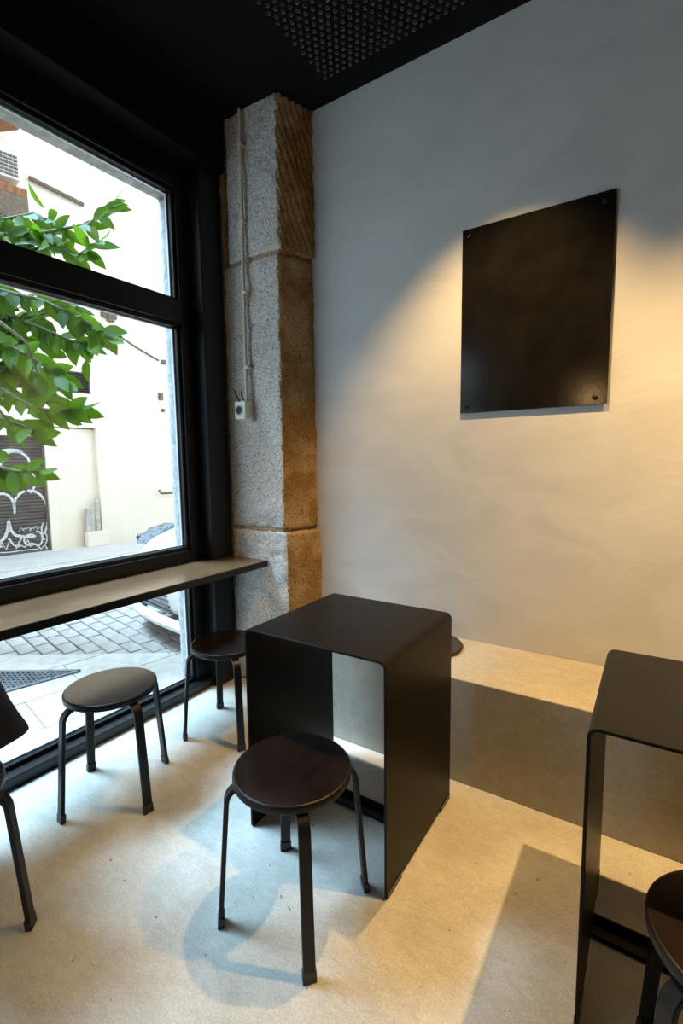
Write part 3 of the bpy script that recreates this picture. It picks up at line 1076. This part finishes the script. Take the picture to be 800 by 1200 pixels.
# holes: u0,u1,z0,z1 with z from the street
SH = (0.2, 2.39, 0.0, 1.90)
VE = (1.55, 3.16, 2.64, 3.00)
RC = (2.53, 3.20, 0.0, 2.06)
part('wall', wall_with_holes(-9, 14, 0, 7.6, [SH, VE, RC], 0.0, 0.30), M['facade'], bd)
part('wall_backing', MB().box(-9, 14, 0.32, 0.5, 0, 7.6), M['facade'], bd)
part('recess_panel', MB().box(2.53, 3.20, 0.20, 0.26, 0, 2.06).prism([(2.53, 0.015), (3.20, 0.11), (3.20, 0.20), (2.53, 0.20)], 0, 2.04), M['facade'], bd)
# shutter: corrugated curtain
sm = MB()
zz = SH[2] + 0.06
pv, pf = [], []
rowz = []
nsl = 34
for i in range(nsl * 4 + 1):
    z = 0.06 + (1.84 - 0.0) * i / (nsl * 4)
    ph = (i % 4) / 4
    rowz.append((z, 0.10 - 0.016 * math.sin(PI * ph)))
for z, v in rowz:
    pv += [(SH[0], v, z), (SH[1], v, z)]
for i in range(len(rowz) - 1):
    pf.append((2 * i, 2 * i + 1, 2 * i + 3, 2 * i + 2))
sh = part('shutter', sm.add(pv, pf), M['shutter'], bd)
part('slat_bottom_bar', MB().box(SH[0], SH[1], 0.08, 0.12, 0.0, 0.06), M['louver'], sh, 0.004)
for u in (SH[0], SH[1] - 0.035):
    part('guide_rail', MB().box(u, u + 0.035, 0.055, 0.12, 0.0, 1.90), M['louver'], sh, 0.004)
# graffiti strokes (flat paint on the curtain)
def stroke(mb, pts, w):
    P = [Vector((a, b, 0)) for a, b in pts]
    n = len(P)
    vs, fs = [], []
    for i, p in enumerate(P):
        tt = (P[min(i + 1, n - 1)] - P[max(i - 1, 0)])
        if tt.length < 1e-6:
            tt = Vector((1, 0, 0))
        tt.normalize()
        nn = Vector((-tt.y, tt.x, 0)) * (w * 0.5)
        for q in (p + nn, p - nn):
            vs.append((q.x, 0.0795, q.y))
            vs.append((q.x, 0.0815, q.y))
    for i in range(n - 1):
        a = 4 * i
        fs += [(a, a + 2, a + 6, a + 4), (a + 1, a + 5, a + 7, a + 3), (a, a + 4, a + 5, a + 1), (a + 2, a + 3, a + 7, a + 6)]
    fs += [(0, 1, 3, 2), (4 * n - 4, 4 * n - 2, 4 * n - 1, 4 * n - 3)]
    mb.add(vs, fs)
def arc2(cx, cz, rx, rz, a0, a1, n=14):
    return [(cx + rx * math.cos(math.radians(a0 + (a1 - a0) * i / n)), cz + rz * math.sin(math.radians(a0 + (a1 - a0) * i / n))) for i in range(n + 1)]
gf = MB()
stroke(gf, arc2(1.98, 1.45, 0.20, 0.20, 205, -20), 0.035)
stroke(gf, arc2(1.93, 1.62, 0.16, 0.05, 170, 20), 0.05)
stroke(gf, arc2(2.06, 1.17, 0.17, 0.22, 60, -60), 0.03)
stroke(gf, arc2(2.13, 0.77, 0.22, 0.25, 185, 20), 0.038)
stroke(gf, arc2(2.24, 0.62, 0.14, 0.36, 40, -70), 0.035)
stroke(gf, arc2(1.77, 0.75, 0.15, 0.24, 0, 190), 0.038)
stroke(gf, [(1.92, 0.85), (1.915, 0.72), (1.91, 0.66)], 0.03)
stroke(gf, [(1.82, 0.52), (1.80, 0.40), (1.76, 0.30), (1.66, 0.20)], 0.045)
stroke(gf, [(1.82, 0.56), (1.84, 0.40), (1.90, 0.31), (2.02, 0.27), (2.16, 0.25)], 0.045)
stroke(gf, [(1.50, 0.30), (1.58, 0.20), (1.63, 0.30), (1.70, 0.14)], 0.03)
stroke(gf, [(1.64, 0.12), (1.70, 0.22), (1.76, 0.10), (1.82, 0.26), (1.90, 0.10), (1.97, 0.24)], 0.028)
stroke(gf, [(1.80, 0.27), (1.86, 0.16), (1.94, 0.12)], 0.026)
stroke(gf, [(1.98, 0.26), (1.92, 0.16), (2.02, 0.10), (2.06, 0.22), (2.10, 0.10)], 0.028)
stroke(gf, arc2(2.10, 0.21, 0.09, 0.09, 30, 300), 0.026)
stroke(gf, arc2(2.20, 0.22, 0.07, 0.12, 100, -110), 0.024)
stroke(gf, [(2.10, 0.16), (2.18, 0.12), (2.24, 0.04), (2.30, 0.10), (2.33, 0.03)], 0.026)
stroke(gf, arc2(2.315, 0.33, 0.045, 0.14, 90, 270), 0.022)
stroke(gf, arc2(2.30, 0.22, 0.04, 0.10, -80, 100), 0.02)
for k in range(6):
    stroke(gf, [(1.95 + .05 * k, 0.36 + .03 * (k % 3)), (1.98 + .05 * k, 0.43 - .02 * (k % 2)), (2.02 + .05 * k, 0.37 + .02 * (k % 2))], 0.012)
stroke(gf, [(1.56, 0.07), (1.80, 0.05), (2.05, 0.055), (2.2, 0.045)], 0.016)
gf.v = [(x, y, z) for x, y, z in gf.v]
part('graffiti', gf, M['white_spray'], sh)
# louvered vent
vn = part('vent', MB().box(VE[0], VE[1], 0.20, 0.22, VE[2], VE[3]), M['car_black'], bd)
fr = MB()
fr.box(VE[0], VE[1], 0.03, 0.2, VE[2], VE[2] + .02).box(VE[0], VE[1], 0.03, 0.2, VE[3] - .02, VE[3]).box(VE[1] - .02, VE[1], 0.03, 0.2, VE[2], VE[3]).box(VE[0], VE[0] + .02, 0.03, 0.2, VE[2], VE[3])
part('vent_frame', fr, M['louver'], vn)
lo = MB()
for i in range(11):
    z = VE[2] + 0.026 + i * 0.029
    lo.add([(VE[0] + .02, 0.05, z), (VE[1] - .02, 0.05, z), (VE[1] - .02, 0.085, z + .022), (VE[0] + .02, 0.085, z + .022), (VE[0] + .02, 0.056, z - .003), (VE[1] - .02, 0.056, z - .003), (VE[1] - .02, 0.091, z + .019), (VE[0] + .02, 0.091, z + .019)],
           [(0, 1, 2, 3), (7, 6, 5, 4), (0, 4, 5, 1), (1, 5, 6, 2), (2, 6, 7, 3), (3, 7, 4, 0)])
o = part('slats', lo, M['louver'], vn)
o['kind'] = 'stuff'
# stained corner pier and its base block
part('base_block', MB().box(2.90, 3.26, -0.16, 0.0, 0.0, 0.26), M['facade'], bd, 0.01)
part('stained_pier', MB().box(2.93, 3.06, -0.05, 0.0, 0.26, 0.66).box(3.10, 3.16, -0.04, 0.0, 0.26, 0.85), M['stain'], bd, 0.008)
# small wall fittings
part('drain_pipe', MB().tube([(2.44, -0.05, 5.86), (3.22, -0.05, 5.74)], 0.035, 8), M['rust'], bd, smooth='auto')
part('wall_lamp', MB().box(4.37, 4.44, -0.07, 0.0, 2.64, 2.78), M['rust'], bd, 0.008)
part('wall_hook', MB().box(4.41, 4.47, -0.05, 0.0, 2.42, 2.48), M['rust'], bd, 0.008)
part('hand_rail', MB().tube([(4.24, -0.10, 0.93), (4.27, -0.11, 0.86), (5.1, -0.11, 0.85)], 0.022, 8), M['rust'], bd, smooth='auto')
part('cable_duct', MB().box(4.46, 4.85, -0.06, 0.0, 3.33, 3.40), M['rust'], bd, 0.006)
part('wall_cable', MB().tube([(3.30, -0.03, 3.80), (3.62, -0.03, 3.74), (4.0, -0.03, 3.55), (4.40, -0.03, 3.38)], 0.016, 6), M['rust'], bd, smooth=True)
part('junction_box', MB().box(3.40, 3.66, -0.06, 0.0, 3.98, 4.16).box(3.5, 3.6, -0.09, 0.0, 3.92, 4.1), M['rust'], bd, 0.01)
# balcony and air conditioner high up at the left
ba = MB().box(0.4, 2.30, -0.45, 0.0, 5.36, 5.48)
bl = part('balcony', ba, M['terracotta'], bd, 0.01)
part('balcony_railing', MB().box(0.4, 2.30, -0.45, -0.42, 5.05, 5.36).box(0.4, 2.3, -0.4, 0, 5.0, 5.05), M['rust'], bl, 0.005)
part('roof_tile', MB().prism([(0.6, -0.5), (2.12, -0.5), (2.30, -0.3), (2.12, -0.05), (0.6, -0.05)], 6.36, 6.44), M['terracotta'], bl, 0.02)
ac = thing('air_conditioner', 'small white air conditioner with a dark grille high on the facade', 'air conditioner', tuple(bo + SV * 1.95 - NV * 0.2 + Vector((0, 0, ZS + 5.62))), math.atan2(SV.y, SV.x))
part('case', MB().box(-0.42, 0.30, -0.15, 0.2, 0.0, 0.36), M['facade'], ac, 0.02)
gm = MB()
for i in range(6):
    for j in range(11):
        gm.box(-0.38 + j * .06, -0.33 + j * .06, -0.165, -0.15, 0.03 + i * 0.052, 0.062 + i * 0.052)
o = part('grille', gm, M['louver'], ac)
o['kind'] = 'stuff'

# ------------------------------------------------------------------ parked car
car = thing('car', 'white parked car seen nose-on behind the window post', 'car', (-3.26, 2.36, ZS), math.atan2(SV.y, SV.x) - PI / 2)
# local: nose at y=0 looking to -y, x to the right in the picture
def sect(y, w, zb, zt, zs, n=22, ex=3.2):
    """rounded section: half width w, from zb to zt, widest at zs"""
    pts = []
    for i in range(n):
        a = 2 * PI * i / n
        c, s = math.cos(a), math.sin(a)
        x = w * math.copysign(abs(c) ** (2 / ex), c)
        z = zs + ((zt - zs) if s > 0 else (zs - zb)) * math.copysign(abs(s) ** (2 / ex), s)
        pts.append((x, y, z))
    return pts
rings = []
for (y, w, zb, zt, zs) in ((0.00, 0.50, 0.26, 0.60, 0.42), (0.03, 0.64, 0.22, 0.68, 0.44), (0.10, 0.75, 0.19, 0.75, 0.45), (0.25, 0.83, 0.18, 0.84, 0.48), (0.6, 0.87, 0.18, 0.93, 0.5),
                           (1.0, 0.88, 0.18, 0.99, 0.5), (1.4, 0.88, 0.18, 1.0, 0.52), (2.4, 0.88, 0.18, 1.0, 0.55), (3.4, 0.87, 0.2, 1.0, 0.55), (3.85, 0.82, 0.26, 0.96, 0.6), (3.95, 0.70, 0.32, 0.9, 0.6)):
    rings.append(sect(y, w, zb, zt, zs))
body = part('body', MB().rings(rings), M['car_white'], car, smooth='auto')
ss = body.modifiers.new('sub', 'SUBSURF')
ss.levels = ss.render_levels = 1
cab = []
for (z, w, ya, yb) in ((0.96, 0.80, 0.95, 3.85), (1.20, 0.74, 1.30, 3.65), (1.40, 0.66, 1.68, 3.35), (1.46, 0.58, 1.9, 3.1)):
    rr = []
    for i in range(24):
        a = 2 * PI * i / 24
        c, s = math.cos(a), math.sin(a)
        rr.append((w * math.copysign(abs(c) ** .5, c), (ya + yb) / 2 + (yb - ya) / 2 * math.copysign(abs(s) ** .5, s), z))
    cab.append(rr)
part('cabin_glass', MB().rings(cab[:3]), M['car_glass'], car, smooth='auto')
part('roof', MB().rings(cab[2:]), M['car_white'], car, smooth='auto')
# lower air intake with bars, splitter lip, headlamps, fog lamps, mirrors
gi = part('air_intake', MB().rings([[(x, y, z) for x, y, z in ((-0.58, -0.002, 0.40), (0.0, -0.002, 0.40), (0.14, 0.03, 0.22), (-0.60, 0.03, 0.22))], [(x, y + 0.10, z) for x, y, z in ((-0.58, -0.002, 0.40), (0.0, -0.002, 0.40), (0.14, 0.03, 0.22), (-0.60, 0.03, 0.22))]]), M['car_black'], car, 0.004)
for k in range(4):
    part('grille_bar', MB().box(-0.56, 0.10 - .02 * k, -0.014, 0.03, 0.245 + k * 0.04, 0.258 + k * 0.04), M['car_grille'], gi, 0.003)
lip = MB()
lp = [(-0.84, 0.38), (-0.78, 0.17), (-0.62, 0.04), (-0.40, -0.035), (0, -0.055), (0.40, -0.035), (0.62, 0.04), (0.78, 0.17), (0.84, 0.38)]
lip.sweep([(x, y, 0.19) for x, y in lp], [(-0.03, -0.02), (0.03, -0.03), (0.035, 0.0), (-0.02, 0.035)])
part('front_lip', lip, M['car_white'], car, smooth='auto')
lp2 = MB().sweep([(x * .98, y + 0.03, 0.15) for x, y in lp], [(-0.03, -0.025), (0.03, -0.025), (0.03, 0.02), (-0.03, 0.02)])
part('under_tray', lp2, M['car_black'], car)
for s in (1, -1):
    hl = [(0.60, 0.06, 0.725), (0.71, 0.16, 0.785), (0.79, 0.28, 0.83), (0.84, 0.46, 0.855), (0.85, 0.46, 0.775), (0.80, 0.25, 0.72), (0.71, 0.11, 0.70)]
    m = MB().rings([[(s * x, y - 0.012, z) for x, y, z in hl], [(s * x * .93, y + 0.12, z - .01) for x, y, z in hl]])
    h = part('headlamp', m, M['headlamp'], car, 0.006)
    b = MB().lathe([(0.03, -0.03), (0.045, 0.0), (0.03, 0.03)], 14, (s * 0.74, 0.16, 0.755))
    part('lamp_reflector', b, M['car_black'], h, smooth=True)
    rg = MB()
    tor = []
    for i in range(24):
        a = 2 * PI * i / 24
        tor.append((s * 0.66 + 0.055 * math.cos(a), 0.045 + 0.03 * math.cos(a) * s, 0.36 + 0.055 * math.sin(a)))
    rg.tube(tor + [tor[0]], 0.010, 6, up=(0, 1, 0))
    part('fog_lamp_ring', rg, M['car_black'], car, smooth=True)
    part('wing_mirror', MB().rings([sect(1.10, 0.10, 0.98, 1.12, 1.05), sect(1.22, 0.12, 0.97, 1.13, 1.05)]), M['car_black'], car, smooth='auto').location = (s * 0.98, 0, 0)
for (x, y) in ((-0.80, 0.78), (0.80, 0.78), (-0.80, 3.2), (0.80, 3.2)):
    w = MB().lathe([(0.20, -0.09), (0.29, -0.095), (0.31, -0.07), (0.31, 0.07), (0.29, 0.095), (0.20, 0.09)], 28)
    w.v = [(x + c, y + a, 0.31 + b) for a, b, c in w.v]
    wh = part('wheel', w, M['tyre'], car, smooth='auto')
    r = MB().lathe([(0.19, -0.098), (0.12, -0.105), (0.05, -0.10), (0.02, 0.10), (0.19, 0.098)], 20)
    r.v = [(x + c, y + a, 0.31 + b) for a, b, c in r.v]
    part('rim', r, M['alloy'], wh, smooth='auto')

# ------------------------------------------------------------------ street tree
TW = [
[(-4.398, 1.519, 2.858), (-4.034, 1.714, 2.985), (-3.697, 1.873, 2.975), (-3.447, 2.045, 3.031), (-3.336, 2.134, 3.162)],
[(-4.285, 1.57, 2.671), (-3.981, 1.792, 2.852), (-3.722, 1.91, 2.919), (-3.512, 1.973, 2.803), (-3.354, 2.024, 2.869)],
[(-4.61, 1.673, 3.273), (-4.273, 1.824, 3.191), (-4.002, 1.944, 3.213), (-3.88, 2.014, 3.135)],
[(-4.136, 1.41, 2.537), (-3.841, 1.603, 2.533), (-3.537, 1.731, 2.442), (-3.286, 1.819, 2.32), (-3.065, 1.886, 2.179)],
[(-4.256, 1.441, 2.453), (-3.95, 1.637, 2.418), (-3.636, 1.765, 2.28), (-3.405, 1.843, 2.175), (-3.222, 1.9, 2.149)],
[(-4.0, 1.346, 2.274), (-3.708, 1.522, 2.156), (-3.457, 1.61, 2.028), (-3.247, 1.668, 1.878)],
[(-4.062, 1.392, 2.01), (-3.809, 1.539, 1.86), (-3.551, 1.63, 1.717), (-3.352, 1.696, 1.686), (-3.248, 1.767, 1.707)],
[(-4.311, 1.482, 2.113), (-4.047, 1.647, 2.047), (-3.803, 1.729, 1.912), (-3.615, 1.776, 1.781)],
[(-3.836, 1.225, 1.42), (-3.601, 1.368, 1.334), (-3.46, 1.455, 1.293), (-3.286, 1.509, 1.292)],
[(-4.497, 1.508, 2.328), (-4.178, 1.725, 2.387), (-3.966, 1.871, 2.447), (-3.754, 2.017, 2.508)],
[(-3.973, 1.292, 1.706), (-3.684, 1.473, 1.645), (-3.538, 1.561, 1.587), (-3.478, 1.595, 1.54)],
[(-3.757, 1.277, 2.374), (-3.529, 1.413, 2.264), (-3.342, 1.515, 2.102), (-3.265, 1.538, 1.889)],
[(-3.857, 1.267, 1.859), (-3.62, 1.408, 1.746), (-3.497, 1.467, 1.58)],
[(-4.024, 1.394, 2.784), (-3.732, 1.571, 2.666), (-3.536, 1.685, 2.55), (-3.366, 1.789, 2.491)],
]
tr = thing('street_tree', 'leafy green street tree with oval leaves reaching in front of the shutter outside', 'tree', (-4.75, 1.12, ZS))
part('trunk', MB().tube([(-4.75, 1.12, ZS), (-4.74, 1.13, 0.6), (-4.70, 1.15, 1.3), (-4.66, 1.18, 1.9), (-4.62, 1.2, 2.4), (-4.66, 1.25, 2.9), (-4.7, 1.3, 3.4)], [0.085, 0.07, 0.062, 0.056, 0.045, 0.032, 0.015], 12), M['bark'], tr, smooth=True, world=True)
# one folded pointed leaf, 1 unit long along +x
lv, lf = [], []
prof_l = [(0.0, 0.02), (0.12, 0.13), (0.32, 0.215), (0.55, 0.22), (0.78, 0.14), (0.93, 0.05), (1.0, 0.004)]
for x, w in prof_l:
    zc = -0.10 * x * x
    lv += [(x, -w, zc + 0.22 * w), (x, 0, zc), (x, w, zc + 0.22 * w)]
for i in range(len(prof_l) - 1):
    a = 3 * i
    lf += [(a, a + 3, a + 4, a + 1), (a + 1, a + 4, a + 5, a + 2)]
leaf_me = MB().add(lv, lf).mesh('leaf')
leaf_me.materials.append(M['leaf'])
for p in leaf_me.polygons:
    p.use_smooth = True
hub = Vector((-4.64, 1.2, 2.2))
rl = random.Random(11)
off = wloc(tr)
nleaf = 0
def interp(P, s):
    k = min(int(s), len(P) - 2)
    return P[k].lerp(P[k + 1], s - k), (P[k + 1] - P[k]).normalized()
for ti, tw in enumerate(TW):
    P = [Vector(p) for p in tw]
    root = hub.copy()
    root.z = max(1.2, min(3.2, P[0].z - 0.15))
    full = [root] + P
    nn = len(full)
    part('branch', MB().tube(full, [0.018 * (1 - 0.8 * i / (nn - 1)) + 0.002 for i in range(nn)], 6), M['twig'], tr, smooth=True, world=True)
    Ltot = sum((P[i + 1] - P[i]).length for i in range(len(P) - 1))
    n = int(Ltot / 0.040)
    if ti in (3, 4, 5, 7, 9, 13):
        n = int(Ltot / 0.034)
    for k in range(n):
        if nleaf >= 299:
            break
        s = (k + 0.5) / n * (len(P) - 1)
        p, d = interp(P, s)
        sidev = d.cross(Vector((0, 0, 1))).normalized()
        sg = 1 if k % 2 else -1
        upv = sidev.cross(d).normalized()
        # leaves alternate on both sides, some above and below, tips leaning outward and drooping
        roll = rl.uniform(-0.9, 0.9)
        dirv = (d * rl.uniform(0.45, 0.9) + (sidev * math.cos(roll) + upv * math.sin(roll)) * sg * rl.uniform(0.6, 1.0) + Vector((0, 0, -rl.uniform(0.05, 0.55)))).normalized()
        nz = Vector((0.55 + rl.uniform(-.6, .6), -0.70 + rl.uniform(-.55, .55), 0.25 + rl.uniform(-.5, .5))).normalized()
        dirv = (dirv - nz * dirv.dot(nz) * 0.75).normalized()
        yv = nz.cross(dirv).normalized()
        zv = dirv.cross(yv).normalized()
        L = rl.uniform(0.135, 0.205)
        o = link('leaf', leaf_me, None, tr)
        mtx = Matrix((dirv * L, yv * L, zv * L)).transposed().to_4x4()
        mtx.translation = p - off
        o.matrix_local = mtx
        nleaf += 1
    # terminal leaf
    if nleaf < 300:
        p, d = P[-1], (P[-1] - P[-2]).normalized()
        yv = d.cross(Vector((0, -0.6, 0.8))).normalized()
        zv = d.cross(yv).normalized()
        L = 0.16
        o = link('leaf', leaf_me, None, tr)
        mtx = Matrix((d * L, yv * L, zv * L)).transposed().to_4x4()
        mtx.translation = p - off
        o.matrix_local = mtx
        nleaf += 1

# leaves further back in the crown, past the 300 that show largest: one part of kind stuff
fb = MB()
for k in range(420):
    q = Vector((rl.gauss(-4.30, 0.30), 0, rl.gauss(2.20, 0.24)))
    if k % 4 == 0:
        q = Vector((rl.gauss(-4.15, 0.28), 0, rl.gauss(2.98, 0.10)))
    q.y = 1.42 + (q.x + 4.4) * 0.62 + rl.uniform(-0.12, 0.25)
    if q.x > (-3.50 if 2.05 < q.z < 2.5 else -3.62 if q.z > 2.7 else -3.9):
        continue
    dv = Vector((rl.uniform(-1, 1), rl.uniform(-.6, .6), rl.uniform(-1.0, 0.25))).normalized()
    nz = Vector((rl.uniform(-.2, 1.3), rl.uniform(-1.3, .1), rl.uniform(-.3, .8))).normalized()
    yv = nz.cross(dv).normalized()
    zv = dv.cross(yv).normalized()
    L = rl.uniform(0.14, 0.20)
    fb.add([q + dv * (L * a) + yv * (L * b) + zv * (L * c) for a, b, c in lv], lf)
for k in range(320):
    q = Vector((rl.gauss(-5.0, 0.30), rl.gauss(1.0, 0.35), rl.gauss(2.5, 0.40)))
    dv = Vector((rl.uniform(-1, 1), rl.uniform(-1, 1), rl.uniform(-1.0, 0.25))).normalized()
    nz = Vector((rl.uniform(-1, 1), rl.uniform(-1, 1), rl.uniform(-.3, 1))).normalized()
    yv = nz.cross(dv).normalized()
    zv = dv.cross(yv).normalized()
    L = rl.uniform(0.14, 0.20)
    if q.x > -4.62:
        continue
    fb.add([q + dv * (L * a) + yv * (L * b) + zv * (L * c) for a, b, c in lv], lf)
o = part('foliage', fb, M['leaf'], tr, smooth=True, world=True)
o['kind'] = 'stuff'
